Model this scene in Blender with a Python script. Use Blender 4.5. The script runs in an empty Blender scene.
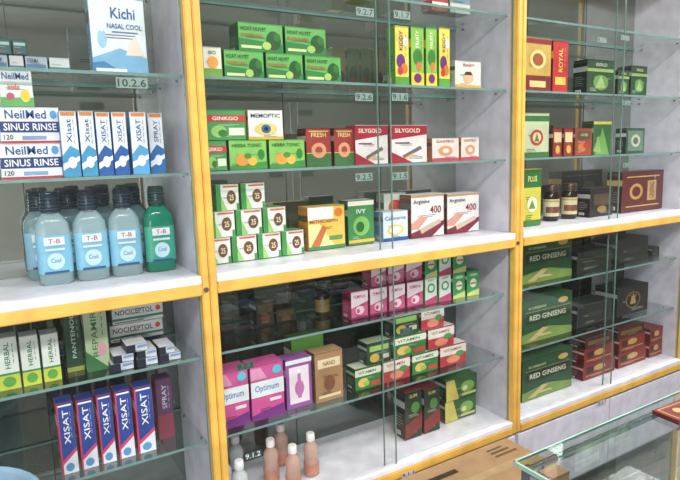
import bpy, bmesh, math, random
from mathutils import Vector, Matrix
random.seed(4)
scene=bpy.context.scene

# ------------------------------------------------------------ camera
CAMZ=1.53
yaw=math.radians(31); pit=math.radians(8.4); rol=math.radians(1.76); FPX=576.0
R0=Vector((math.cos(yaw),-math.sin(yaw),0))
F=Vector((math.sin(yaw)*math.cos(pit),math.cos(yaw)*math.cos(pit),-math.sin(pit)))
U0=R0.cross(F)
R=R0*math.cos(rol)-U0*math.sin(rol)
U=U0*math.cos(rol)+R0*math.sin(rol)
C=Vector((0,0,CAMZ))
cd=bpy.data.cameras.new('camera'); cam=bpy.data.objects.new('camera',cd)
scene.collection.objects.link(cam)
M=Matrix(((R.x,U.x,-F.x,0),(R.y,U.y,-F.y,0),(R.z,U.z,-F.z,CAMZ),(0,0,0,1)))
cam.matrix_world=M
cd.sensor_width=36; cd.lens=FPX/680*36; cd.clip_start=.02
scene.camera=cam

# survey helpers: bearing/elevation measurements -> positions on real planes
def sight(px,py,Y):
    d=F*FPX+R*(px-340)+U*(240-py); s=Y/d.y
    return C.x+d.x*s, C.z+d.z*s
def atz(px,py,z):
    d=F*FPX+R*(px-340)+U*(240-py); s=(z-C.z)/d.z
    return d.x*s, d.y*s
def row_of(X,Y,Z):
    v=Vector((X,Y,Z))-C
    return 240-FPX*v.dot(U)/v.dot(F)
def xat(px,Y,Z):
    py=240
    for _ in range(4):
        X,_z=sight(px,py,Y); py=row_of(X,Y,Z)
    return X

# ------------------------------------------------------------ materials
def lin(c):
    return tuple(((v/255)/12.92 if v/255<=.04045 else ((v/255+.055)/1.055)**2.4) for v in c)+(1,)
MC={}
def mat(col,rough=.38,metal=0,kind='carton'):
    k=(tuple(col),rough,metal,kind)
    if k in MC: return MC[k]
    m=bpy.data.materials.new('%s_%02x%02x%02x'%((kind,)+tuple(int(x) for x in col))); m.use_nodes=True
    if kind=='carton':
        g_=.3*col[0]+.59*col[1]+.11*col[2]; col=tuple(x*.92+g_*.08 for x in col)
    nt=m.node_tree; b=nt.nodes['Principled BSDF']
    b.inputs['Roughness'].default_value=rough; b.inputs['Metallic'].default_value=metal
    tc=nt.nodes.new('ShaderNodeTexCoord'); n=nt.nodes.new('ShaderNodeTexNoise')
    n.inputs['Scale'].default_value=14; n.inputs['Detail'].default_value=3
    nt.links.new(tc.outputs['Object'],n.inputs['Vector'])
    r=nt.nodes.new('ShaderNodeValToRGB'); l=lin(col)
    r.color_ramp.elements[0].color=tuple(x*.84 for x in l[:3])+(1,)
    r.color_ramp.elements[1].color=tuple(min(1,x*1.1) for x in l[:3])+(1,)
    r.color_ramp.elements[0].position=.3; r.color_ramp.elements[1].position=.7
    nt.links.new(n.outputs['Fac'],r.inputs['Fac']); nt.links.new(r.outputs['Color'],b.inputs['Base Color'])
    MC[k]=m; return m
def glassmat(name,tint,base=.05,k=.8,rough=.01):
    m=bpy.data.materials.new(name); m.use_nodes=True; nt=m.node_tree; nt.nodes.clear()
    o=nt.nodes.new('ShaderNodeOutputMaterial'); mx=nt.nodes.new('ShaderNodeMixShader')
    t=nt.nodes.new('ShaderNodeBsdfTransparent'); g=nt.nodes.new('ShaderNodeBsdfGlossy')
    t.inputs[0].default_value=tint+(1,); g.inputs['Color'].default_value=(.93,.97,.95,1); g.inputs['Roughness'].default_value=rough
    lw=nt.nodes.new('ShaderNodeLayerWeight'); lw.inputs[0].default_value=.5
    p=nt.nodes.new('ShaderNodeMath'); p.operation='POWER'; p.inputs[1].default_value=4
    q=nt.nodes.new('ShaderNodeMath'); q.operation='MULTIPLY_ADD'; q.inputs[1].default_value=k; q.inputs[2].default_value=base
    nt.links.new(lw.outputs['Facing'],p.inputs[0]); nt.links.new(p.outputs[0],q.inputs[0])
    nt.links.new(q.outputs[0],mx.inputs[0]); nt.links.new(t.outputs[0],mx.inputs[1]); nt.links.new(g.outputs[0],mx.inputs[2])
    nt.links.new(mx.outputs[0],o.inputs[0]); return m
LM={}
def liquidmat(name,col,tr=.5):
    if (name,col,tr) in LM: return LM[(name,col,tr)]
    m=bpy.data.materials.new(name); m.use_nodes=True; nt=m.node_tree
    b=nt.nodes['Principled BSDF']; o=nt.nodes['Material Output']
    b.inputs['Base Color'].default_value=lin(col); b.inputs['Roughness'].default_value=.08
    t=nt.nodes.new('ShaderNodeBsdfTransparent'); l=lin(col); t.inputs[0].default_value=tuple(min(1,x*.6+.4) for x in l[:3])+(1,)
    mx=nt.nodes.new('ShaderNodeMixShader'); mx.inputs[0].default_value=tr
    nt.links.new(b.outputs[0],mx.inputs[1]); nt.links.new(t.outputs[0],mx.inputs[2]); nt.links.new(mx.outputs[0],o.inputs[0])
    LM[(name,col,tr)]=m; return m
DOORG=glassmat('door_glass',(.965,.98,.97),.05,.7)
SHELFG=glassmat('shelf_glass',(.84,.91,.885),.12,.85)
EDGEG=mat((120,150,146),.15,0,'glass_edge')
DOOREDGE=mat((104,134,122),.15,0,'door_edge')
YEL=mat((226,178,84),.42,0,'yellow_aluminium')
WHT=mat((226,225,234),.35,0,'white_laminate')
PAN=mat((212,209,222),.45,0,'grey_laminate')
STEEL=mat((150,155,155),.25,.9,'steel')

def smoked(name,c1,c2):
    m=bpy.data.materials.new(name); m.use_nodes=True
    nt=m.node_tree; b=nt.nodes['Principled BSDF']
    n=nt.nodes.new('ShaderNodeTexNoise'); n.inputs['Scale'].default_value=3
    r=nt.nodes.new('ShaderNodeValToRGB'); r.color_ramp.elements[0].color=c1+(1,); r.color_ramp.elements[1].color=c2+(1,)
    nt.links.new(n.outputs['Fac'],r.inputs['Fac']); nt.links.new(r.outputs['Color'],b.inputs['Base Color'])
    b.inputs['Roughness'].default_value=.04; b.inputs['Metallic'].default_value=.8
    return m
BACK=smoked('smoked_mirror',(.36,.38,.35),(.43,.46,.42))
BACK_SHADED=smoked('shaded_smoked_mirror',(.17,.19,.175),(.22,.245,.225))  # same mirror darkened: shade below the middle board put into its colour

# ------------------------------------------------------------ basic builders
def link(o,parent=None):
    scene.collection.objects.link(o)
    if parent: o.parent=parent
    return o
def empty(name,loc=(0,0,0)):
    e=bpy.data.objects.new(name,None); e.empty_display_size=.1; e.location=(0,0,0); link(e); return e
def cub(name,x0,x1,y0,y1,z0,z1,m,parent=None,bev=.0015):
    bm=bmesh.new(); bmesh.ops.create_cube(bm,size=1)
    for v in bm.verts:
        v.co=Vector(((v.co.x)*(x1-x0),(v.co.y)*(y1-y0),(v.co.z)*(z1-z0)))
    if bev: bmesh.ops.bevel(bm,geom=bm.edges[:],offset=min(bev,(x1-x0)*.3,(y1-y0)*.3,(z1-z0)*.3),segments=2,affect='EDGES')
    me=bpy.data.meshes.new(name); bm.to_mesh(me); bm.free(); me.materials.append(m)
    o=bpy.data.objects.new(name,me); o.location=((x0+x1)/2,(y0+y1)/2,(z0+z1)/2); return link(o,parent)
TC={}
def textmesh(s):
    if s in TC: return TC[s]
    c=bpy.data.curves.new('t','FONT'); c.body=s; c.resolution_u=2; c.offset=.012
    o=bpy.data.objects.new('t',c); scene.collection.objects.link(o)
    dg=bpy.context.evaluated_depsgraph_get(); dg.update()
    me=o.evaluated_get(dg).to_mesh()
    vs=[(v.co.x,v.co.y) for v in me.vertices]; fs=[tuple(p.vertices) for p in me.polygons]
    x0=min(v[0] for v in vs);x1=max(v[0] for v in vs);y0=min(v[1] for v in vs);y1=max(v[1] for v in vs)
    vs=[((x-x0)/(x1-x0),(y-y0)/(y1-y0)) for x,y in vs]
    bpy.data.objects.remove(o); bpy.data.curves.remove(c)
    TC[s]=(vs,fs); return TC[s]

def enrich(d):
    """fine print on the front, band + small text lines on the end panel"""
    if d.get('done'): return d
    d['done']=True
    rng=random.Random(str(sorted((k,str(v)) for k,v in d.items())))
    if 'F' in d:
        b_=d['b']; lum=.3*b_[0]+.59*b_[1]+.11*b_[2]
        ink=tuple(int(v*.45) for v in b_) if lum>120 else tuple(int(v*.35+150) for v in b_)
        F_=list(d['F']); tall=any(o[0]=='tv' for o in F_)
        if not tall:
            u=rng.uniform(.06,.5)
            for k in range(3):
                v=.11+.035*k; F_.insert(0,('r',u,v,u+rng.uniform(.2,.42),v+.012,ink))
            u=rng.uniform(.1,.3)
            for k in range(2):
                F_.insert(0,('r',u+.03*k,.50-.035*k,u+.35+rng.uniform(0,.25),.512-.035*k,ink))
        else:
            for k in range(4): F_.append(('r',.76,.5+.1*k,.79,.57+.1*k,ink))
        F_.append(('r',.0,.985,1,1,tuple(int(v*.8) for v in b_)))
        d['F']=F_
        if 'S' not in d:
            s_=d.get('s',b_); ls=.3*s_[0]+.59*s_[1]+.11*s_[2]
            ik=tuple(int(v*.5) for v in s_) if ls>120 else tuple(int(v*.4+130) for v in s_)
            acc=next((o[-1] for o in F_ if o[0] in 'rpe'),b_)
            S_=[('r',0,.66,1,.8,acc),('r',.04,.93,.96,.936,ik)]
            for k in range(5): S_.append(('r',.15,.5-.06*k,.5+rng.uniform(.1,.35),.515-.06*k,ik))
            S_.append(('r',.2,.06,.6,.15,(225,225,225)))
            for k in range(5): S_.append(('r',.23+.07*k,.07,.26+.07*k,.14,(30,30,30)))
            d['S']=S_
    return d

class G:
    def __init__(s,name): s.name=name; s.bm=bmesh.new(); s.mats=[]; s.n=0
    def mi(s,m):
        if not isinstance(m,bpy.types.Material): m=mat(m)
        if m not in s.mats: s.mats.append(m)
        return s.mats.index(m)
    def poly(s,pts,m,smooth=False):
        vs=[s.bm.verts.new(p) for p in pts]
        try:
            f=s.bm.faces.new(vs); f.material_index=s.mi(m); f.smooth=smooth
        except ValueError: pass
    def decal(s,o,Ux,Vx,N,ops):
        for k,op in enumerate(ops):
            oo=o+N*(.0005+.00014*k)
            P=lambda u,v: oo+Ux*u+Vx*v
            if op[0]=='r':
                _,a,b_,c,d,col=op; s.poly([P(a,b_),P(c,b_),P(c,d),P(a,d)],col)
            elif op[0]=='p': s.poly([P(u,v) for u,v in op[1]],op[2])
            elif op[0]=='e':
                _,cu,cv,ru,rv,col=op; s.poly([P(cu+ru*math.cos(t*math.pi/10),cv+rv*math.sin(t*math.pi/10)) for t in range(20)],col)
            elif op[0]=='t' or op[0]=='tv':
                _,st,a,b_,c,d,col=op; vs,fs=textmesh(st); idx=s.mi(col)
                if op[0]=='t': bv=[s.bm.verts.new(P(a+x*(c-a),b_+y*(d-b_))) for x,y in vs]
                else: bv=[s.bm.verts.new(P(c-y*(c-a),b_+x*(d-b_))) for x,y in vs]
                for f in fs:
                    try: nf=s.bm.faces.new([bv[i] for i in f]); nf.material_index=idx
                    except ValueError: pass
    def box(s,x,y,z,W,D,H,des,ang=0):
        des=enrich(des)
        a=math.radians(ang); ex=Vector((math.cos(a),math.sin(a),0)); ey=Vector((-math.sin(a),math.cos(a),0)); ez=Vector((0,0,1))
        o=Vector((x,y,z))
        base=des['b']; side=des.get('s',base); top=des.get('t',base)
        tmp=bmesh.new(); bmesh.ops.create_cube(tmp,size=1)
        vs=[o+ex*((v.co.x+.5)*W)+ey*((v.co.y+.5)*D)+ez*((v.co.z+.5)*H) for v in tmp.verts]
        nv=[s.bm.verts.new(p) for p in vs]; nf=[]
        for f in tmp.faces:
            q=s.bm.faces.new([nv[v.index] for v in f.verts]); nn=f.normal
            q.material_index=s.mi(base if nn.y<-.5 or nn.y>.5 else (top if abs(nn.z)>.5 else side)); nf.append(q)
        tmp.free()
        es=list({e for f in nf for e in f.edges})
        bmesh.ops.bevel(s.bm,geom=es,offset=.0009,segments=1,affect='EDGES')
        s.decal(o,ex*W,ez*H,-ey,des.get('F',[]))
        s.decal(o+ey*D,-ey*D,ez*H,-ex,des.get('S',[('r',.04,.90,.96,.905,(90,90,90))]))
        s.decal(o+ez*H,ex*W,ey*D,ez,des.get('T',[('r',.03,.86,.97,.875,(110,110,110))]))
        if des.get('back',True): s.decal(o+ex*W+ey*D,-ex*W,ez*H,ey,[q for q in des.get('F',[]) if q[0]!='t' and q[0]!='tv'][:3])
        s.n+=1
    def loft(s,cx,cy,prof,m,n=28,ex=2.0,sx=1,sy=1,cap=True,a0=0,a1=2*math.pi,ang=0):
        rings=[]; full=abs(a1-a0-2*math.pi)<1e-4
        cnt=n if full else n+1
        ca,sa=math.cos(ang),math.sin(ang)
        for z,r_ in prof:
            ring=[]
            for i in range(cnt):
                t=a0+(a1-a0)*i/n; c_,s_=math.cos(t),math.sin(t)
                k=(abs(c_)**ex+abs(s_)**ex)**(-1/ex)
                lx,ly=c_*k*r_*sx,s_*k*r_*sy
                ring.append(s.bm.verts.new((cx+lx*ca-ly*sa,cy+lx*sa+ly*ca,z)))
            rings.append(ring)
        idx=s.mi(m)
        for A,B in zip(rings,rings[1:]):
            for i in range(cnt if full else cnt-1):
                j=(i+1)%cnt
                f=s.bm.faces.new((A[i],A[j],B[j],B[i])); f.material_index=idx; f.smooth=True
        if cap and full:
            for ring in (rings[0],rings[-1]):
                f=s.bm.faces.new(ring); f.material_index=idx
    def done(s,parent=None):
        me=bpy.data.meshes.new(s.name)
        xs=[v.co for v in s.bm.verts]
        c=Vector((sum(v.x for v in xs)/len(xs),sum(v.y for v in xs)/len(xs),min(v.z for v in xs)))
        for v in s.bm.verts: v.co-=c
        s.bm.to_mesh(me); s.bm.free()
        for m in s.mats: me.materials.append(m)
        o=bpy.data.objects.new(s.name,me); o.location=c; return link(o,parent)

# ------------------------------------------------------------ room
XL,XR,YB,YF,CH=-2.6,7.2,1.90,-3.4,2.95
def surf(name,c1,c2,scale,rough):
    m=bpy.data.materials.new(name); m.use_nodes=True; nt=m.node_tree; b=nt.nodes['Principled BSDF']
    tc=nt.nodes.new('ShaderNodeTexCoord'); n=nt.nodes.new('ShaderNodeTexNoise'); n.inputs['Scale'].default_value=scale
    r=nt.nodes.new('ShaderNodeValToRGB'); r.color_ramp.elements[0].color=lin(c1); r.color_ramp.elements[1].color=lin(c2)
    nt.links.new(tc.outputs['Object'],n.inputs['Vector']); nt.links.new(n.outputs['Fac'],r.inputs['Fac']); nt.links.new(r.outputs['Color'],b.inputs['Base Color'])
    b.inputs['Roughness'].default_value=rough; return m
wallm=surf('wall_paint',(184,184,180),(198,198,194),2,.8)
ceilm=surf('ceiling_paint',(205,205,202),(220,220,217),2,.9)
fm=bpy.data.materials.new('floor_tiles'); fm.use_nodes=True; nt=fm.node_tree; b=nt.nodes['Principled BSDF']
tc=nt.nodes.new('ShaderNodeTexCoord'); br=nt.nodes.new('ShaderNodeTexBrick'); br.offset=0
br.inputs['Scale'].default_value=1; br.inputs['Brick Width'].default_value=.6; br.inputs['Row Height'].default_value=.6; br.inputs['Mortar Size'].default_value=.003
br.inputs['Color1'].default_value=lin((100,97,90)); br.inputs['Color2'].default_value=lin((93,90,84)); br.inputs['Mortar'].default_value=lin((62,60,56))
nt.links.new(tc.outputs['Object'],br.inputs['Vector']); nt.links.new(br.outputs['Color'],b.inputs['Base Color']); b.inputs['Roughness'].default_value=.25
cub('floor',XL,XR,YF,YB,-.1,0,fm,None,0)
cub('ceiling',XL,XR,YF,YB,CH,CH+.1,ceilm,None,0)
cub('wall_back',XL,XR,YB,YB+.1,0,CH,wallm,None,0)
cub('wall_left',XL-.1,XL,YF,YB,0,CH,wallm,None,0)
cub('wall_right',XR,XR+.1,YF,YB,0,CH,wallm,None,0)
cub('wall_front',XL,XR,YF-.1,YF,0,CH,wallm,None,0)
cub('baseboard_front',XL,XR,YF,YF+.015,0,.1,WHT)

# ------------------------------------------------------------ cabinets
SH={'0':2.025,'1':1.755,'2':1.495,'L':1.215,'a':.97,'b':.71,'c':.45}
PITCH=1.225; A0=-.737; YFRONT=1.515
def glass_sheet(name,x0,x1,y0,y1,z0,z1,g,em,parent,t=.006,vertical=True):
    s=G(name)
    if vertical:
        s.poly([(x0,y0,z0),(x1,y0,z0),(x1,y0,z1),(x0,y0,z1)],g)
        for a,b_ in ((x0,x0+.003),(x1-.003,x1)):
            for yy in (y0-.0025,y0+.0025): s.poly([(a,yy,z0),(b_,yy,z0),(b_,yy,z1),(a,yy,z1)],em)
            s.poly([(a,y0-.0025,z0),(a,y0+.0025,z0),(a,y0+.0025,z1),(a,y0-.0025,z1)],em)
            s.poly([(b_,y0-.0025,z0),(b_,y0+.0025,z0),(b_,y0+.0025,z1),(b_,y0-.0025,z1)],em)
    else:
        s.poly([(x0,y0,z1),(x1,y0,z1),(x1,y1,z1),(x0,y1,z1)],g)
        s.poly([(x0,y0,z1-t),(x1,y0,z1-t),(x1,y0,z1),(x0,y0,z1)],em)
        s.poly([(x0,y0+.003,z1-t),(x1,y0+.003,z1-t),(x1,y0,z1-t),(x0,y0,z1-t)],em)
        s.poly([(x0,y1,z1-t),(x1,y1,z1-t),(x1,y1,z1),(x0,y1,z1)],em)
    return s.done(parent)
for i in range(3):
    a=A0+PITCH*i; b_=a+PITCH
    e=empty('display_cabinet')
    for k,(p,q) in enumerate(((a+.001,a+.018),(b_-.018,b_-.001))):
        cub('side_panel_%d'%k,p,q,1.552,1.86,.40,2.36,PAN,e)
    for k,(p,q) in enumerate(((a+.0008,a+.022),(b_-.022,b_-.0008))):
        cub('post_%d'%k,p,q,YFRONT,1.552,.40,2.36,YEL,e,.003)
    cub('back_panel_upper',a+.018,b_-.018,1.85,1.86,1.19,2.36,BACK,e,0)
    cub('back_panel_lower',a+.018,b_-.018,1.85,1.86,.40,1.19,BACK_SHADED,e,0)
    for k in range(1,3):
        x=a+PITCH*k/3; cub('back_seam_%d'%k,x-.0015,x+.0015,1.8485,1.85,.45,2.33,mat((60,66,62),.4,0,'seam'),e,0)
    cub('cornice',a+.022,b_-.022,YFRONT,1.86,2.33,2.36,YEL,e)
    cub('middle_board',a+.018,b_-.018,1.552,1.85,1.172,1.213,WHT,e)
    cub('middle_track',a+.022,b_-.022,YFRONT,1.552,1.192,1.215,WHT,e)
    cub('middle_rail',a+.022,b_-.022,YFRONT-.003,1.552,1.160,1.192,YEL,e,.003)
    cub('bottom_board',a+.018,b_-.018,1.552,1.85,.425,.448,WHT,e)
    cub('bottom_track',a+.022,b_-.022,YFRONT,1.552,.432,.450,WHT,e)
    cub('bottom_rail',a+.022,b_-.022,YFRONT-.003,1.552,.400,.432,YEL,e,.003)
    cub('base_cupboard',a+.002,b_-.002,1.53,1.86,.06,.399,WHT,e)
    cub('base_door_left',a+.01,(a+b_)/2-.003,1.515,1.53,.08,.39,PAN,e)
    cub('base_door_right',(a+b_)/2+.003,b_-.01,1.515,1.53,.08,.39,PAN,e)
    cub('plinth',a+.002,b_-.002,1.56,1.86,0,.06,mat((70,70,72)),e)
    for k in ('0','1','2','a','b'):
        glass_sheet('glass_shelf_'+k,a+.019,b_-.019,1.572,1.845,0,SH[k],SHELFG,EDGEG,e,.008,False)
        for x in (a+.018,b_-.024):
            for y in (1.62,1.8): cub('shelf_pin',x,x+.006,y,y+.008,SH[k]-.014,SH[k]-.008,STEEL,e,0)
    m_=(a+b_)/2
    for lvl,(z0,z1) in (('upper',(1.216,2.329)),('lower',(.451,1.159))):
        glass_sheet('sliding_door_%s_left'%lvl,a+.022,m_+.022,1.528,0,z0,z1,DOORG,DOOREDGE,e)
        glass_sheet('sliding_door_%s_right'%lvl,m_-.022,b_-.022,1.541,0,z0,z1,DOORG,DOOREDGE,e)
    # small cam lock on the post
    g=G('cam_lock')
    for zc in (1.176,):
        x=b_-.011
        n=16; r_=.007
        ring=[(x+r_*math.cos(t*2*math.pi/n),YFRONT-.004,zc+r_*math.sin(t*2*math.pi/n)) for t in range(n)]
        g.poly(ring,STEEL)
        for t in range(n):
            p,q=ring[t],ring[(t+1)%n]; g.poly([p,q,(q[0],YFRONT,q[2]),(p[0],YFRONT,p[2])],STEEL)
    g.done(e)
    if i==1: MIDCAB=e
    if i==0: LCAB=e
    if i==2: RCAB=e
def sticker(s,px,py,w,h,cab,col=(16,70,52),Y=1.5245,bg=(128,146,138)):
    X,Z=sight(px,py,Y); g=G('shelf_number'); g.decal(Vector((X-w/2,Y,Z-h/2)),Vector((w,0,0)),Vector((0,0,h)),Vector((0,-1,0)),
        [('r',-.06,-.18,1.06,1.18,bg),('t',s,0,0,1,1,col)]); g.done(cab)
sticker('10.2.6',132,83,.068,.019,LCAB)
for s_,x_,y_ in (('9.2.7',365,12),('9.1.7',402,15),('9.2.6',364,97),('9.1.6',400,97),('9.2.5',364,177),('9.1.5',400,176)):
    sticker(s_,x_,y_,.058,.018,MIDCAB)
sticker('9.2.3',245,366,.048,.016,MIDCAB,(20,60,48),1.5245,(80,96,90)); sticker('9.1.3',406,331,.048,.016,MIDCAB,(20,60,48),1.5245,(80,96,90))
sticker('9.1.2',253,455,.048,.016,MIDCAB,(215,225,220),1.5245,(60,70,66)); sticker('9.1.1',408,474,.05,.014,MIDCAB,(25,40,35),1.511,(205,205,205))
for s_,x_,y_ in (('8.2.6',627,103),('8.2.5',627,165),('8.2.7',625,38),('8.1.7',602,40),('8.1.1',602,402)):
    sticker(s_,x_,y_,.052,.014,RCAB,(16,70,52),1.511 if y_>300 else 1.5245,(205,205,205) if y_>300 else (128,146,138))

# ------------------------------------------------------------ product placement
def bounds(px):
    return (A0+.02,A0+PITCH-.02) if px<205 else ((A0+PITCH+.02,A0+2*PITCH-.02) if px<517 else (A0+2*PITCH+.02,A0+3*PITCH-.02))
def put(name,shelf,Y,D,des,items,h=None,ang=0):
    """items: (left,right,top) standing on the shelf, or (left,right,level) if h (m) is given"""
    g=G(name); z=SH[shelf]+.0006
    designs=des if isinstance(des,list) else [des]
    for k,it in enumerate(items):
        l,r_,q=it[:3]
        if h:
            z0=z+q*h; H=h-.0006
        else:
            X=xat((l+r_)/2,Y,z+.05); _,zt=sight((l+r_)/2,q,Y)
            z0=z; H=zt-z0
        x0=xat(l,Y,z0+H/2); x1=xat(r_,Y,z0+H/2)
        lo,hi=bounds((l+r_)/2); x0=max(x0,lo); x1=min(x1,hi)
        d=designs[k%len(designs)]
        g.box(x0+.0006,Y,z0,x1-x0-.0012,min(D,1.845-Y),H,d,ang if not len(it)>3 else it[3])
    return g.done()

# ---- left bay
put('nasal_spray_box','1',1.62,.05,{'b':(222,232,238),'s':(120,170,205),'F':[
 ('p',[(0,0),(1,0),(1,.22),(.5,.34),(0,.2)],(120,178,214)),('p',[(0,0),(.6,0),(.2,.16),(0,.14)],(60,130,185)),
 ('e',.2,.45,.08,.12,(150,200,225)),('e',.2,.62,.035,.08,(235,240,245)),('p',[(.6,.25),(.95,.25),(.8,.5),(.68,.42)],(235,215,200)),
 ('t','Kichi',.38,.72,.82,.86,(25,80,150)),('t','NASAL COOL',.3,.59,.93,.655,(25,80,150)),('r',.38,.54,.85,.555,(90,130,170)),('r',.05,.03,.6,.07,(240,240,240))]},[(90,146,-3)])
put('ointment_boxes','1',1.62,.06,[{'b':(150,165,175),'s':(90,110,120),'F':[('r',.05,.2,.9,.45,(70,110,150)),('t','DERMA',.1,.55,.6,.85,(40,60,90))]},
 {'b':(185,190,190),'F':[('r',0,0,1,.3,(60,110,120))]}],[(-6,8,0),(9,24,0),(25,48,0),(49,70,0)],h=.034)
put('eye_drop_boxes','1',1.62,.05,{'b':(30,84,84),'s':(24,60,60),'F':[('r',.1,.6,.9,.8,(150,180,170)),('r',.1,.15,.5,.3,(120,60,60))]},[(-4,11,1),(12,27,1)],h=.0355)
SR={'b':(232,236,240),'s':(205,212,220),'F':[('r',0,.30,1,.60,(28,52,120)),('t','NeilMed',.1,.68,.78,.92,(25,70,150)),('t','SINUS RINSE',.06,.35,.94,.55,(240,240,245)),
 ('r',0,.0,1,.06,(200,40,60)),('t','120',.05,.1,.2,.24,(60,60,70)),('r',.35,.1,.75,.2,(120,160,200)),('e',.9,.8,.06,.12,(80,150,210))]}
put('sinus_rinse_boxes','2',1.62,.09,SR,[(0,62,0),(-1,60,1)],h=.0865)
put('kids_rinse_box','2',1.62,.07,{'b':(226,232,230),'s':(200,210,200),'F':[('r',0,0,1,.25,(90,170,90)),('t','NeilMed',.1,.74,.9,.92,(25,70,150)),('t','kids',.25,.46,.6,.62,(230,110,40)),('e',.75,.3,.15,.18,(240,200,60)),('e',.3,.28,.12,.1,(200,80,110))]},[(-1,33,2)],h=.0868)
NS=lambda c,t:{'b':(225,232,238),'s':(70,120,180),'F':[('p',[(0,0),(1,0),(1,.4),(.5,.48),(0,.32)],c),('tv',t,.35,.52,.65,.88,(20,70,150)),('p',[(0,.1),(1,.25),(1,.32),(0,.2)],(230,240,250)),('r',.1,.93,.9,.98,(230,130,50)),('e',.55,.22,.25,.09,(235,240,245))]}
put('sea_water_spray_boxes','2',1.60,.05,[NS((60,150,200),'Xisat'),NS((60,150,200),'Xisat'),NS((30,90,170),'XISAT'),NS((30,90,170),'XISAT'),NS((80,160,215),'XISAT')],[(61,79,111),(80,96,111),(97,112,112),(113,128,112),(131,148,112)])
put('nasal_gel_box','2',1.63,.05,NS((40,110,180),'SPRAY'),[(149,164,113)])

def mouthwash(name,px,Y,col,lab,tr,cap=(34,56,74)):
    z=SH['L']+.0006; X=xat(px,Y,z+.09); g=G(name); L=liquidmat('mouthwash_liquid',col,tr)
    g.loft(X,Y,[(z,.034),(z+.004,.041),(z+.06,.042),(z+.135,.042),(z+.158,.040),(z+.175,.030),(z+.188,.018),(z+.194,.017)],L,32,4,1,.66)
    g.loft(X,Y,[(z+.188,.022),(z+.192,.0235),(z+.238,.022),(z+.243,.019)],liquidmat('cap_plastic',cap,.35),24,2)
    for k in range(4): g.loft(X,Y,[(z+.197+k*.009,.024),(z+.199+k*.009,.024)],mat((50,74,90)),24,2,cap=False)
    g.loft(X,Y,[(z+.03,.0428),(z+.13,.0428)],mat(lab),20,4,1,.675,cap=False,a0=math.pi*1.14,a1=math.pi*1.86)
    yf=Y-.0428*.675-.001
    g.decal(Vector((X-.029,yf,z+.03)),Vector((.058,0,0)),Vector((0,0,.10)),Vector((0,-1,0)),
      [('r',.08,.74,.92,.95,(225,235,242)),('t','T-B',.25,.79,.75,.91,(200,50,60)),('e',.5,.32,.36,.22,(190,225,238)),('t','Cool',.3,.28,.7,.4,(25,90,160)),('r',.1,.6,.9,.66,(215,230,240)),('r',0,0,1,.06,(30,80,140))])
    return g.done()
for p in (54,91,125): mouthwash('mouthwash_bottle',p,1.685,(200,226,230),(120,186,216),.62)
mouthwash('mouthwash_bottle',159,1.685,(20,146,116),(50,160,132),.35,(30,70,66))
for p in (42,72,103,135): mouthwash('mouthwash_bottle',p,1.785,(180,212,218),(120,172,198),.6)

HB={'b':(222,228,220),'s':(190,200,190),'F':[('r',0,0,1,.28,(190,200,60)),('tv','HERBAL',.38,.4,.62,.9,(40,120,70)),('r',0,.28,1,.32,(60,140,70)),('e',.5,.15,.3,.1,(90,160,60))]}
put('herbal_syrup_boxes','a',1.62,.05,HB,[(-4,19,337),(21,40,335),(42,60,333)])
put('ear_wash_box','a',1.66,.05,{'b':(30,66,44),'s':(22,48,34),'F':[('tv','PANTENOL',.38,.2,.62,.85,(180,200,180)),('r',0,0,1,.07,(140,150,60))]},[(64,82,304)])
put('skin_cream_box','a',1.63,.05,{'b':(168,186,150),'s':(80,120,80),'F':[('tv','REPAMIR',.3,.2,.55,.85,(70,120,70)),('e',.7,.3,.2,.1,(210,150,160)),('p',[(0,0),(1,0),(0,.3)],(50,110,60))]},[(84,108,300)])
NC={'b':(215,217,214),'s':(150,155,150),'t':(200,200,200),'F':[('r',0,.2,1,.34,(60,120,90)),('t','NOCICEPTOL',.06,.5,.8,.8,(30,40,60)),('e',.9,.66,.05,.16,(210,70,60)),('r',.05,.06,.6,.14,(120,130,140))]}
put('carton_support_boxes','a',1.70,.05,{'b':(60,70,75),'F':[('r',.1,.3,.9,.7,(120,130,130))]},[(112,161,0)],h=.0465)
g=G('pain_gel_boxes')
for k,(l,r_) in enumerate(((110,163),(112,163),(110,161))):
    z0=SH['a']+.0475+k*.0512; x0=xat(l,1.70,z0+.02); x1=xat(r_,1.70,z0+.02); g.box(x0,1.70,z0,x1-x0,.05,.0505,NC)
g.done()
ST={'b':(205,212,220),'s':(40,46,60),'t':(228,230,234),'F':[('r',0,0,.42,1,(30,36,54)),('r',.5,.55,.95,.85,(120,150,190))]}
put('tablet_strip_boxes','a',1.59,.085,ST,[(111,134,0),(137,158,0),(160,181,0),(113,134,1),(137,157,1),(159,175,1),(126,148,2)],h=.022)
XI={'b':(46,72,158),'s':(196,64,104),'F':[('p',[(0,0),(1,0),(1,.3),(0,.12)],(225,228,236)),('p',[(0,.12),(1,.3),(1,.36),(0,.18)],(210,70,112)),('tv','XISAT',.32,.42,.68,.9,(240,242,248)),('e',.5,.09,.26,.06,(90,150,205)),('r',0,0,.1,1,(205,64,108)),('r',.1,.95,.9,.975,(240,240,240))]}
put('sea_water_bottle_boxes','b',1.61,.055,XI,[(59,76,402),(79,96,399),(99,114,394),(117,133,390),(136,154,386)])
put('throat_spray_boxes','b',1.66,.05,{'b':(96,60,96),'s':(130,40,60),'F':[('r',0,0,1,.4,(140,60,80)),('tv','SPRAY',.35,.5,.65,.9,(190,190,205))]},[(157,173,378)])

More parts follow.
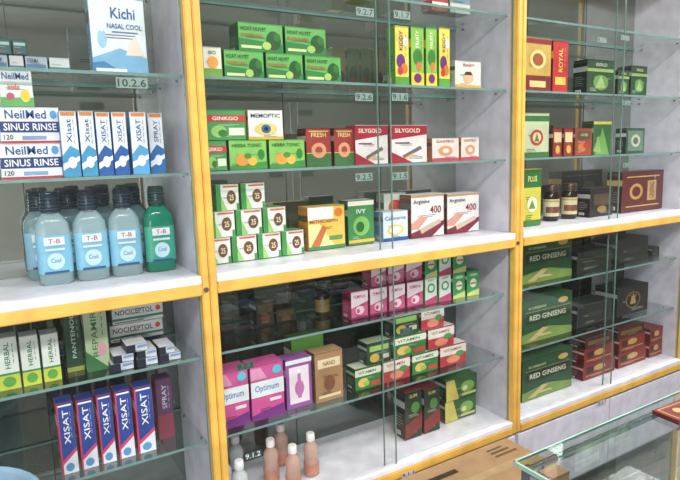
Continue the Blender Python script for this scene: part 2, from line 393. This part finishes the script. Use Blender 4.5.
# ---- middle bay
put('vitamin_boxes','0',1.64,.06,[{'b':(200,170,70),'F':[('r',0,0,1,.4,(60,120,60))]},{'b':(170,60,60),'F':[('r',0,.2,1,.5,(230,220,200))]},{'b':(120,150,160),'F':[('r',0,0,1,.4,(200,200,190))]}],[(352,372,-12),(432,448,-6),(450,470,-10)])
put('probiotic_box','1',1.61,.05,{'b':(225,222,205),'s':(120,150,80),'F':[('r',0,0,1,.3,(110,160,60)),('e',.5,.5,.3,.2,(235,160,60)),('t','BIO',.3,.76,.7,.88,(60,110,60))]},[(203,222,47)])
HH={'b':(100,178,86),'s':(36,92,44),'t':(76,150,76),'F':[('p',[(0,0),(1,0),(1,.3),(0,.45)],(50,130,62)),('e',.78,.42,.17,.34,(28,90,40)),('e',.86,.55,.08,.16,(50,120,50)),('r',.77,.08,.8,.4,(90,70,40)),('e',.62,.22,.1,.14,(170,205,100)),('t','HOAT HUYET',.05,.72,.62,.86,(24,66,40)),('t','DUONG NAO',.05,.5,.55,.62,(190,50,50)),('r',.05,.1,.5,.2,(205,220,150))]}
put('blood_tonic_boxes','1',1.61,.07,HH,[(224,264,0),(266,303,0),(305,341,0),(238,283,1),(285,326,1)],h=.080)
TY={'b':(236,212,84),'s':(92,160,50),'F':[('r',0,.0,1,.16,(90,160,60)),('e',.4,.42,.32,.12,(110,50,120)),('e',.65,.3,.25,.09,(220,120,40)),('e',.35,.26,.2,.07,(200,60,60)),('tv','KIDDY',.3,.6,.55,.92,(110,40,110)),('e',.74,.75,.16,.09,(240,240,230))]}
TG={'b':(136,190,76),'s':(60,130,50),'F':[('r',0,.0,1,.24,(236,205,60)),('e',.5,.5,.36,.14,(60,130,50)),('e',.6,.35,.2,.08,(220,120,60)),('tv','FRUITY',.35,.66,.6,.94,(240,240,220)),('e',.5,.15,.3,.08,(120,50,120))]}
put('fruit_syrup_boxes','1',1.62,.05,[TY,TG,TG,TY],[(395,409,26),(411,424,27),(426,437,28),(439,450,28)])
put('baby_vitamin_box','1',1.62,.05,{'b':(228,226,216),'s':(200,196,180),'F':[('e',.5,.4,.2,.2,(228,185,150)),('p',[(.33,.5),(.67,.5),(.6,.62),(.4,.62)],(90,60,40)),('r',0,0,1,.15,(230,170,60)),('t','BABY',.3,.8,.75,.9,(200,80,60))]},[(455,481,61)])
GK={'b':(70,150,80),'s':(30,84,44),'F':[('r',0,.6,1,.82,(190,60,56)),('t','GINKGO',.15,.65,.8,.77,(240,235,220)),('e',.3,.28,.2,.2,(140,200,100)),('e',.4,.22,.12,.12,(60,120,50)),('r',.55,.15,.95,.4,(220,230,200))]}
LO={'b':(130,194,90),'s':(50,110,50),'F':[('p',[(0,0),(1,0),(1,.26),(0,.14)],(60,140,60)),('e',.33,.33,.18,.2,(225,150,60)),('e',.6,.28,.12,.15,(235,180,70)),('e',.48,.46,.1,.1,(70,140,50)),('t','HERBA TONIC',.08,.76,.86,.88,(30,90,40)),('e',.84,.5,.09,.18,(50,130,50))]}
MO={'b':(230,230,220),'s':(190,180,120),'F':[('t','MEMOPTIC',.08,.74,.92,.88,(30,50,110)),('e',.5,.36,.33,.2,(225,200,110)),('e',.5,.36,.14,.15,(60,100,150)),('e',.5,.36,.06,.07,(20,30,50)),('r',0,0,1,.1,(215,170,60))]}
put('brain_tonic_boxes','2',1.61,.07,[GK,LO,LO],[(205,227,0),(229,267,0),(269,305,0)],h=.0865)
put('ginkgo_box','2',1.61,.07,[GK],[(206,246,1)],h=.0868)
put('eye_vitamin_box','2',1.61,.07,MO,[(248,283,1)],h=.0868)
RD={'b':(158,54,48),'s':(90,24,24),'F':[('r',0,0,1,.36,(60,110,60)),('e',.5,.42,.3,.2,(215,150,110)),('e',.5,.42,.15,.1,(170,60,50)),('r',0,.34,1,.36,(215,180,90)),('t','FRESH',.2,.76,.8,.88,(230,200,130)),('r',.1,.9,.9,.93,(215,180,90))]}
put('liver_tonic_boxes','2',1.62,.06,RD,[(306,331,128),(334,354,128)])
SG={'b':(224,214,212),'s':(150,30,50),'F':[('p',[(0,.62),(1,.76),(1,1),(0,1)],(165,38,58)),('p',[(0,0),(.6,0),(0,.3)],(165,38,58)),('t','SILYGOLD',.1,.8,.8,.91,(240,225,200)),('p',[(.3,.2),(.8,.45),(.85,.37),(.35,.12)],(110,100,100)),('p',[(.36,.14),(.6,.26),(.62,.22),(.4,.1)],(220,170,90)),('r',.1,.52,.5,.55,(100,90,90))]}
put('liver_capsule_boxes','2',1.61,.06,SG,[(355,388,125),(391,427,125)])
put('antacid_boxes','2',1.63,.06,{'b':(226,214,204),'s':(200,120,90),'F':[('e',.5,.45,.26,.22,(225,150,110)),('e',.5,.45,.12,.1,(240,225,210)),('r',0,0,1,.14,(200,70,90)),('t','GASTRO',.15,.8,.8,.91,(170,50,50))]},[(432,459,138),(461,479,137)])
# ledge
FO={'b':(226,228,218),'s':(60,140,66),'t':(90,160,90),'F':[('r',0,0,.2,1,(60,144,70)),('p',[(.2,0),(.45,0),(.2,.6)],(150,200,110)),('e',.66,.5,.2,.26,(110,74,46)),('t','25',.57,.38,.76,.6,(235,220,190)),('r',.3,.88,.95,.94,(215,90,60)),('r',.88,0,1,.26,(60,144,70))]}
put('omega_oil_boxes','L',1.655,.07,FO,[(207,231,0),(232,257,0),(258,281,0),(282,304,0),(210,235,1),(236,262,1),(263,286,1),(216,239,2),(241,265,2)],h=.0795)
put('muscle_relaxant_box','L',1.68,.07,{'b':(232,190,80),'s':(220,140,50),'F':[('r',0,.70,.68,1,(235,232,225)),('p',[(0,0),(.75,0),(.3,.6),(0,.6)],(240,225,150)),('t','METHICARPIN',.04,.62,.8,.69,(180,50,30)),('r',.55,.2,.92,.3,(90,150,80)),('p',[(0,.0),(.25,.0),(.5,.5),(.38,.56)],(205,110,60)),('r',0,0,1,.08,(60,140,80)),('e',.82,.84,.11,.1,(225,120,40))]},[(308,345,206)])
put('ivy_cough_boxes','L',1.68,.06,{'b':(60,136,74),'s':(24,84,44),'t':(200,205,190),'F':[('r',0,.88,1,1,(215,215,195)),('e',.5,.42,.32,.22,(120,185,90)),('e',.45,.4,.16,.12,(40,110,50)),('t','IVY',.32,.7,.68,.8,(235,235,225)),('r',0,.05,1,.12,(220,180,60))]},[(348,374,200)])
put('calcium_box','L',1.68,.06,{'b':(215,226,234),'s':(120,160,200),'F':[('t','CalSource',.08,.7,.9,.84,(30,90,160)),('e',.5,.36,.34,.18,(240,200,90)),('e',.5,.36,.24,.11,(225,235,240)),('r',0,0,1,.1,(30,90,160))]},[(383,408,211)])
put('zinc_drop_box','L',1.76,.05,{'b':(225,225,215),'s':(180,180,170),'F':[('r',0,0,1,.5,(70,150,170)),('e',.5,.7,.3,.15,(225,90,60))]},[(384,406,193)])
AG={'b':(230,226,222),'s':(110,60,50),'F':[('p',[(0,0),(.62,0),(1,.26),(1,.36),(0,.12)],(130,40,60)),('p',[(.25,.2),(.85,.4),(.9,.3),(.3,.08)],(205,180,160)),('p',[(0,.2),(.2,.2),(.5,.45),(.3,.5),(0,.34)],(214,150,130)),('t','400',.56,.54,.9,.72,(150,30,40)),('t','Arginine',.06,.76,.55,.88,(60,50,90)),('r',0,.94,1,1,(190,140,90))]}
put('arginine_boxes','L',1.67,.07,AG,[(411,444,194),(447,479,193)])
# lower shelf a
PK={'b':(205,90,130),'s':(160,50,90),'t':(220,170,190),'F':[('p',[(0,.4),(1,.6),(1,1),(0,1)],(232,214,220)),('t','FEMINA',.15,.74,.85,.86,(190,50,100)),('e',.5,.3,.26,.16,(240,200,215)),('e',.4,.28,.1,.08,(200,70,120)),('r',0,0,1,.07,(130,40,90))]}
put('feminine_wash_boxes','a',1.62,.06,PK,[(351,368,0),(370,387,0),(389,405,0),(407,423,0),(371,386,1),(388,404,1),(406,422,1)],h=.097)
GC={'b':(220,226,218),'s':(80,150,90),'F':[('e',.5,.6,.32,.18,(60,160,100)),('e',.5,.6,.2,.11,(225,235,225)),('p',[(0,0),(1,0),(1,.3),(0,.15)],(200,70,116)),('t','LADY',.25,.87,.75,.94,(60,120,70))]}
GT={'b':(64,150,84),'s':(28,90,50),'F':[('e',.5,.5,.28,.18,(215,228,200)),('p',[(0,0),(1,0),(1,.25),(0,.12)],(200,215,120)),('t','GREEN',.2,.78,.8,.88,(235,240,225)),('r',.25,.46,.75,.52,(200,70,70))]}
put('intimate_gel_boxes','a',1.62,.05,[GC,GC,GT,GT,GT,GC,GT,GT],[(425,437,0),(439,451,0),(453,465,0),(467,479,0),(425,437,1),(439,451,1),(453,466,1)],h=.1)
put('herbal_tea_boxes','a',1.74,.06,{'b':(64,58,46),'s':(40,40,34),'F':[('r',.1,.5,.9,.85,(100,86,56)),('e',.5,.3,.25,.15,(130,84,50))]},[(256,274,300),(276,296,308)])
g=G('herbal_oil_bottle'); z=SH['a']+.0006; X=xat(322,1.74,z+.05)
g.loft(X,1.74,[(z,.024),(z+.004,.026),(z+.07,.026),(z+.085,.018),(z+.09,.012),(z+.1,.012)],liquidmat('brown_glass',(52,40,26),.1),24)
g.loft(X,1.74,[(z+.098,.015),(z+.118,.0145),(z+.12,.012)],mat((30,60,44)),20)
g.loft(X,1.74,[(z+.015,.0265),(z+.06,.0265)],mat((150,130,80)),24,cap=False); g.done()
# lower shelf b
OP={'b':(212,84,150),'s':(150,50,120),'F':[('r',0,.42,1,.70,(226,232,238)),('t','Optimum',.12,.48,.84,.63,(40,110,170)),('p',[(0,0),(1,0),(1,.22),(0,.1)],(120,50,130)),('e',.8,.86,.14,.08,(90,190,215)),('p',[(0,.74),(.5,.74),(.3,.95),(0,.95)],(225,150,190)),('r',.55,.3,.9,.36,(240,220,230))]}
put('denture_cream_boxes','b',1.61,.07,[OP],[(217,249,370),(251,284,363)])
put('whitening_box','b',1.62,.06,{'b':(150,84,156),'s':(110,50,120),'F':[('r',.12,.1,.88,.84,(236,222,232)),('e',.5,.4,.18,.16,(210,110,160)),('p',[(.42,.2),(.58,.2),(.56,.7),(.44,.7)],(190,120,190)),('r',.44,.7,.56,.78,(240,240,240)),('r',0,.9,1,1,(225,225,230))]},[(286,312,358)])
KR={'b':(168,128,88),'s':(120,88,60),'t':(176,140,100),'F':[('r',.1,.68,.9,.86,(226,205,160)),('t','NANO',.28,.72,.72,.81,(80,50,30)),('e',.5,.36,.2,.15,(130,84,56)),('r',.1,.08,.9,.14,(226,205,160))]}
put('turmeric_box','b',1.61,.06,KR,[(315,343,351)])
put('garlic_oil_box','b',1.72,.06,{'b':(140,112,66),'s':(70,80,40),'t':(100,130,60),'F':[('r',0,.75,1,1,(90,140,60)),('r',.1,.2,.9,.6,(190,160,90))]},[(292,324,336)])
VM={'b':(56,124,58),'s':(30,70,36),'t':(206,212,190),'F':[('r',0,.62,1,.92,(225,225,205)),('e',.3,.32,.2,.2,(225,190,90)),('e',.42,.26,.12,.12,(140,190,80)),('t','VITAMIN',.12,.70,.8,.84,(40,100,50)),('r',.6,.1,.95,.3,(190,70,60))]}
VR={'b':(190,60,66),'s':(120,30,40),'t':(224,212,204),'F':[('r',0,.52,1,.95,(230,222,210)),('e',.5,.28,.26,.18,(235,140,110)),('t','VITAMIN',.12,.7,.8,.84,(170,40,50)),('e',.75,.5,.16,.14,(80,150,80))]}
VD={'b':(36,70,40),'s':(24,44,28),'t':(160,170,140),'F':[('r',.1,.6,.9,.85,(150,190,100)),('e',.3,.3,.2,.2,(200,170,70)),('r',.6,.2,.9,.4,(200,200,180))]}
put('multivitamin_boxes','b',1.62,.06,[VM,VR,VM,VR,VD,VM,VR,VD,VR],[(355,381,0),(383,410,0),(412,438,0),(440,466,0),(367,391,1),(393,426,1),(428,454,1),(393,419,2),(421,444,2)],h=.081)
# bottom ledge
put('ginseng_drink_boxes','c',1.64,.07,[{'b':(34,52,38),'s':(24,30,26),'t':(110,40,40),'F':[('p',[(0,0),(1,.2),(1,.5),(0,.3)],(130,40,44)),('e',.6,.65,.25,.12,(70,130,60)),('t','SLIM',.25,.87,.7,.94,(200,180,100))]}],[(405,422,391),(424,440,388)])
put('moringa_boxes','c',1.66,.07,[{'b':(52,96,48),'s':(26,54,30),'F':[('p',[(0,0),(.4,0),(.25,1),(0,1)],(205,190,90)),('e',.68,.5,.22,.28,(120,170,80)),('e',.6,.45,.08,.12,(220,210,150)),('r',.5,.1,.95,.22,(200,190,120))]}],[(445,476,0),(446,477,1)],h=.088)
def smallbottle(name,px,Y,h,col,capc,lab,tr=.5):
    z=SH['c']+.0006; X=xat(px,Y,z+h/2); g=G(name)
    g.loft(X,Y,[(z,.022),(z+.004,.026),(z+h*.3,.026),(z+h*.45,.0235),(z+h*.62,.026),(z+h*.72,.022),(z+h*.8,.012),(z+h*.84,.011)],liquidmat('bottle_plastic',col,tr),24)
    g.loft(X,Y,[(z+h*.83,.0145),(z+h*.86,.015),(z+h*.98,.0145),(z+h,.012)],mat(capc),20)
    g.loft(X,Y,[(z+h*.08,.0268),(z+h*.3,.0268)],mat(lab),24,cap=False); g.done()
for p,Y in ((271,1.68),(293,1.60),(311,1.64)): smallbottle('oral_rinse_bottle',p,Y,.15,(232,196,180),(236,230,226),(200,130,105))
smallbottle('oral_rinse_bottle',281,1.76,.15,(232,196,180),(236,230,226),(200,130,105))
for p,Y in ((224,1.66),(240,1.60),(236,1.76)): smallbottle('antiseptic_bottle',p,Y,.155,(215,220,220),(236,238,240),(90,140,120),.2)

# ---- right bay
put('royal_jelly_boxes','1',1.60,.07,[{'b':(200,164,74),'s':(120,30,30),'F':[('r',0,.0,1,.3,(130,46,44)),('e',.5,.6,.3,.18,(225,205,130)),('e',.5,.6,.2,.12,(160,80,44)),('r',.2,.08,.8,.2,(225,205,130)),('r',0,.9,1,1,(150,36,40))]},
  {'b':(196,46,46),'s':(140,24,30),'F':[('r',.15,.15,.85,.3,(230,190,80)),('tv','ROYAL',.36,.4,.64,.86,(235,200,90))]}],[(524,551,38),(553,568,41)])
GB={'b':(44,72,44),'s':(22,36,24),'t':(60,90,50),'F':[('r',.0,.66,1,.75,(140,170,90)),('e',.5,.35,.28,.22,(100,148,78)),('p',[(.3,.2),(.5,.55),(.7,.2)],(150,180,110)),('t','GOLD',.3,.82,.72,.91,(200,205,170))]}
put('spirulina_boxes','1',1.62,.07,[GB],[(587,614,60),(618,629,70),(631,647,66)])
put('honey_tea_box','2',1.61,.06,{'b':(190,200,160),'s':(120,150,90),'F':[('e',.5,.45,.26,.18,(190,60,54)),('e',.5,.45,.17,.12,(225,200,150)),('p',[(.4,.36),(.5,.56),(.6,.36)],(90,130,60)),('r',0,.82,1,.94,(60,110,60)),('r',0,0,1,.12,(60,110,60))]},[(524,549,113)])
put('lozenge_boxes','2',1.60,.06,{'b':(150,50,46),'s':(90,26,26),'t':(190,150,90),'F':[('r',.1,.5,.9,.85,(225,200,150)),('e',.5,.25,.25,.15,(220,170,70))]},[(553,562,128),(564,573,128)])
put('goji_box','2',1.63,.06,{'b':(160,70,50),'s':(110,36,30),'F':[('r',.1,.6,.9,.88,(90,80,50)),('e',.4,.3,.26,.16,(215,120,60)),('e',.62,.36,.16,.1,(190,60,40)),('t','GOJI',.3,.68,.7,.8,(225,205,140))]},[(575,592,128)])
put('aloe_box','2',1.66,.06,{'b':(56,106,54),'s':(30,60,34),'F':[('p',[(.1,0),(.5,.8),(.9,0)],(110,165,80)),('p',[(0,.1),(.3,.6),(.45,.05)],(140,180,100)),('r',0,.9,1,1,(210,190,90))]},[(593,611,121)])
put('tea_gift_box','2',1.62,.05,{'b':(46,76,60),'s':(26,40,30),'F':[('r',.08,.1,.92,.9,(96,130,110)),('e',.5,.5,.25,.25,(190,190,160)),('e',.5,.5,.14,.14,(70,110,80))]},[(626,650,128)],ang=8)
put('nutrition_drink_box','L',1.62,.06,{'b':(206,196,70),'s':(60,110,50),'F':[('r',0,.68,1,1,(50,110,54)),('e',.5,.38,.28,.14,(235,230,200)),('p',[(.3,.3),(.5,.46),(.7,.3)],(100,150,60)),('t','PLUS',.25,.78,.75,.88,(235,225,120)),('r',0,0,1,.1,(60,120,50))]},[(523,541,169)])
def jar(name,px,Y):
    z=SH['L']+.0006; X=xat(px,Y,z+.05); g=G(name)
    g.loft(X,Y,[(z,.028),(z+.005,.034),(z+.105,.034),(z+.122,.027),(z+.127,.025)],mat((36,28,24),.15),28)
    g.loft(X,Y,[(z+.125,.030),(z+.128,.031),(z+.155,.031),(z+.158,.028)],mat((60,44,34),.3,0,'lid'),28)
    g.loft(X,Y,[(z+.02,.0345),(z+.095,.0345)],mat((206,196,150)),28,cap=False)
    g.loft(X,Y,[(z+.035,.0348),(z+.062,.0348)],mat((120,70,50)),28,cap=False,a0=math.pi,a1=2*math.pi)
    g.loft(X,Y,[(z+.083,.0348),(z+.09,.0348)],mat((190,150,70)),28,cap=False); g.done()
jar('extract_jar',551,1.69); jar('extract_jar',569,1.69)
put('black_garlic_box','L',1.64,.07,{'b':(44,36,34),'s':(28,24,24),'F':[('r',.15,.4,.85,.8,(90,70,50)),('e',.5,.25,.2,.12,(150,120,60))]},[(590,613,188)])
put('ginseng_candy_box','L',1.64,.08,{'b':(96,30,32),'s':(60,18,20),'F':[('r',.1,.12,.9,.15,(200,160,80)),('r',.1,.85,.9,.88,(200,160,80)),('e',.33,.5,.16,.2,(190,140,70)),('e',.33,.5,.1,.13,(96,30,32)),('r',.6,.25,.82,.75,(190,150,90)),('tv','GINSENG',.65,.3,.77,.7,(96,30,32))]},[(622,663,171)])
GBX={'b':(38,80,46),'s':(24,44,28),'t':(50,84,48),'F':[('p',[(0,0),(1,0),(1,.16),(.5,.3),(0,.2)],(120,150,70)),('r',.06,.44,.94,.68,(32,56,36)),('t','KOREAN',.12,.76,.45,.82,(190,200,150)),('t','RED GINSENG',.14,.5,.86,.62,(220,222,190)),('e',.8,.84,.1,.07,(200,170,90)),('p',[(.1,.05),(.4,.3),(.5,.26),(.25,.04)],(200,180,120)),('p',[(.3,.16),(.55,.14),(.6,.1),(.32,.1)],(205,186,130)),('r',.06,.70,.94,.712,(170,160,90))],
 'S':[('r',.1,.1,.9,.3,(110,140,60)),('r',.2,.45,.8,.7,(180,180,120))]}
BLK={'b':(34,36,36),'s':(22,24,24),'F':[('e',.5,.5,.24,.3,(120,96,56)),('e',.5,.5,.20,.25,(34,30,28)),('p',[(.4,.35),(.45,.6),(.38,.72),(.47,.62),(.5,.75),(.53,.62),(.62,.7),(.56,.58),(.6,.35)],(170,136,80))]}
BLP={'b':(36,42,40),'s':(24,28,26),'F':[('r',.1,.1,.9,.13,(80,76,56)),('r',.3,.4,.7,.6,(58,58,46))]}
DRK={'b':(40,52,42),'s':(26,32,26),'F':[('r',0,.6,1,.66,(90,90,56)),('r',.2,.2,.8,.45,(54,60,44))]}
for sh,yts,dd in (('a',(237,250,238),(DRK,BLP)),('b',(296,303,286),(BLP,BLK)),('c',(354,0,0),None)):
    put('red_ginseng_box',sh,1.62,.10,GBX,[(522,572,yts[0])])
    if yts[1]: put('deer_antler_boxes',sh,1.63,.12,list(dd),[(577,612,yts[1]),(617,648,yts[2])])
put('black_tonic_box','a',1.66,.1,{'b':(30,44,38),'s':(20,26,24),'F':[('r',.2,.2,.8,.8,(48,62,48))]},[(652,672,246)])
RX={'b':(142,36,34),'s':(96,22,24),'t':(120,30,32),'F':[('r',.08,.2,.92,.26,(200,156,80)),('e',.5,.62,.18,.2,(205,165,90)),('r',.1,.4,.3,.8,(70,24,24))]}
put('bird_nest_boxes','c',1.62,.11,[RX],[(583,615,0),(584,614,1),(618,646,0),(619,645,1),(649,669,0),(650,668,1)],h=.075)
put('royal_extract_boxes','c',1.62,.1,{'b':(70,28,28),'s':(46,18,20),'F':[('r',.1,.3,.9,.7,(130,90,50))]},[(585,612,3),(618,644,3)],h=.0503)

# ------------------------------------------------------------ counter
e=empty('glass_display_counter')
ct=.955; X,Y=atz(513,461,ct)
cx0,cy1=X,Y; cx1,cy0=3.3,.12
g=G('top_glass'); TG_=glassmat('counter_glass',(.84,.93,.90),.16,.7)
g.poly([(cx0,cy0,ct),(cx1,cy0,ct),(cx1,cy1,ct),(cx0,cy1,ct)],TG_)
ge=mat((150,180,168),.15,0,'counter_edge')
for p,q in (((cx0,cy0),(cx1,cy0)),((cx0,cy1),(cx1,cy1)),((cx0,cy0),(cx0,cy1)),((cx1,cy0),(cx1,cy1))):
    g.poly([(p[0],p[1],ct-.008),(q[0],q[1],ct-.008),(q[0],q[1],ct),(p[0],p[1],ct)],ge)
g.poly([(cx0,cy1-.004,ct+.0003),(cx1,cy1-.004,ct+.0003),(cx1,cy1,ct+.0003),(cx0,cy1,ct+.0003)],ge)
g.poly([(cx0,cy0,ct+.0003),(cx0+.004,cy0,ct+.0003),(cx0+.004,cy1,ct+.0003),(cx0,cy1,ct+.0003)],ge)
g.done(e)
for x in (cx0+.01,cx1-.03):
    for y in (cy0+.01,cy1-.03): cub('corner_post',x,x+.02,y,y+.02,.5,ct-.009,STEEL,e)
cub('rear_rail',cx0+.03,cx1-.03,cy1-.026,cy1-.014,ct-.022,ct-.009,STEEL,e)
cub('end_rail',cx0+.014,cx0+.026,cy0+.03,cy1-.03,ct-.022,ct-.009,STEEL,e)
cub('deck',cx0+.005,cx1-.005,cy0+.005,cy1-.005,.47,.5,WHT,e)
cub('base',cx0+.02,cx1-.02,cy0+.03,cy1-.03,0,.47,PAN,e)
for nm,p,q in (('rear_glass',(cx0+.03,cy1-.008),(cx1-.03,cy1-.008)),('end_glass',(cx0+.008,cy0+.03),(cx0+.008,cy1-.03)),('front_glass',(cx0+.03,cy0+.008),(cx1-.03,cy0+.008))):
    g=G(nm); g.poly([(p[0],p[1],.501),(q[0],q[1],.501),(q[0],q[1],ct-.01),(p[0],p[1],ct-.01)],DOORG); g.done(e)
IS=.80
g=G('inner_shelf'); g.poly([(cx0+.03,cy0+.04,IS),(cx1-.03,cy0+.04,IS),(cx1-.03,cy1-.04,IS),(cx0+.03,cy1-.04,IS)],glassmat('inner_shelf_glass',(.80,.88,.85),.15,.5))
g.poly([(cx0+.03,cy1-.04,IS-.006),(cx1-.03,cy1-.04,IS-.006),(cx1-.03,cy1-.04,IS),(cx0+.03,cy1-.04,IS)],ge); g.done(e)
g=G('counter_stock_boxes')
cols=[(200,205,205),(150,180,175),(210,205,190),(110,140,170),(205,160,140),(225,225,225),(130,150,125),(225,228,230)]
ymid=(cy0+cy1)/2
for yy in (cy0+.07,ymid-.05,cy1-.22):
    xx=cx0+.07
    while xx<cx0+1.3:
        w=.07+.06*random.random()
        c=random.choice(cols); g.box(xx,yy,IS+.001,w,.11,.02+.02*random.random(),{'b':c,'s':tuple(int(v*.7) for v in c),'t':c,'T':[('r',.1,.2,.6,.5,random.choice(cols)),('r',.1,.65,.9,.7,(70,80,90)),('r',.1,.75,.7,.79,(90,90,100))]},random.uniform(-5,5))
        xx+=w+.03
g.done()
# stock on the counter deck
g=G('counter_deck_boxes')
xx=cx0+.08
while xx<cx0+1.5:
    w=.12+.08*random.random(); c=random.choice(cols[:5])
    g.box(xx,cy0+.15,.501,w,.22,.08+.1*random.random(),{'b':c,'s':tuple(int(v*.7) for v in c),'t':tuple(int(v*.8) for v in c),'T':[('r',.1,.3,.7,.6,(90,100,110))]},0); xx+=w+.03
g.done()
X,Y=atz(655,417,ct); g=G('playing_card_pack')
g.box(X,Y-.05,ct+.001,.2,.06,.010,{'b':(110,34,36),'s':(80,26,28),'t':(120,40,40),'T':[('r',.04,.1,.96,.9,(170,140,84)),('r',.06,.15,.94,.85,(112,34,36)),('e',.5,.5,.12,.26,(190,156,96)),('e',.5,.5,.08,.16,(112,34,36)),('e',.22,.5,.06,.18,(190,156,96)),('e',.78,.5,.06,.18,(190,156,96)),('r',.31,.46,.36,.54,(190,156,96)),('r',.64,.46,.69,.54,(190,156,96))]},-4); g.done()

# carton in front of the base cupboard
g=G('cardboard_carton')
g.box(.985,1.20,.001,.64,.29,.415,{'b':(158,122,84),'s':(140,104,70),'t':(160,126,88),'T':[('r',.0,.495,1,.505,(96,72,48)),('r',.02,.44,.98,.56,(170,140,98)),('r',.78,.70,.95,.74,(100,76,52)),('r',.78,.78,.92,.82,(100,76,52)),('r',.78,.86,.9,.89,(100,76,52)),('r',.25,.72,.5,.80,(60,46,34))],
 'F':[('r',.35,.6,.65,.75,(60,44,30)),('t','PHARMA',.2,.2,.8,.45,(80,56,40))]},0); g.done()
# blue plastic drum
g=G('plastic_drum'); bl=mat((128,160,182),.3,0,'blue_plastic'); X,Y=-.15,1.24
g.loft(X,Y,[(0.001,.12),(.02,.135),(.45,.15),(.86,.165),(.87,.178),(.885,.180),(.89,.174),(.88,.165),(.86,.16),(.45,.145),(.03,.13)],bl,40); g.done()

# ------------------------------------------------------------ lights
def lamp(x,y,l,en):
    e=empty('ceiling_lamp')
    em=bpy.data.materials.new('tube_glow'); em.use_nodes=True; b=em.node_tree.nodes['Principled BSDF']
    b.inputs['Emission Color'].default_value=(1,.98,.95,1); b.inputs['Emission Strength'].default_value=5
    cub('housing',x-l/2,x+l/2,y-.05,y+.05,CH-.05,CH-.001,WHT,e)
    g=G('tube')
    g.poly([(x-l/2+.03,y-.04,CH-.052),(x+l/2-.03,y-.04,CH-.052),(x+l/2-.03,y+.04,CH-.052),(x-l/2+.03,y+.04,CH-.052)],em); g.done(e)
    L=bpy.data.lights.new('lamp_light','AREA'); L.shape='RECTANGLE'; L.size=l; L.size_y=.3; L.energy=en; L.color=(1,.985,.98)
    o=bpy.data.objects.new('lamp_light',L); o.location=(x,y,CH-.07); link(o,e)
lamp(-1.1,-.4,1.2,46); lamp(.4,-.4,1.2,56); lamp(1.9,.25,1.2,50); lamp(3.5,.75,1.2,46); lamp(5.2,.8,1.2,46)
# added unseen daylight source behind and left of the camera; wall has no opening
L=bpy.data.lights.new('added_daylight','AREA'); L.shape='RECTANGLE'; L.size=1.9; L.size_y=2.0; L.energy=95; L.color=(.95,.97,1)
o=bpy.data.objects.new('added_daylight',L); o.location=(-1.45,-3.3,1.4); o.rotation_euler=(math.radians(90),0,0); link(o)
for k,x in enumerate((-2.45,-1.45,-.45)): cub('trim_%d'%(k+1),x-.03,x+.03,-3.4,-3.31,.0,2.5,STEEL)
w=bpy.data.worlds.new('world'); scene.world=w; w.use_nodes=True
w.node_tree.nodes['Background'].inputs[0].default_value=(.85,.87,.9,1); w.node_tree.nodes['Background'].inputs[1].default_value=.4
scene.view_settings.view_transform='Standard'
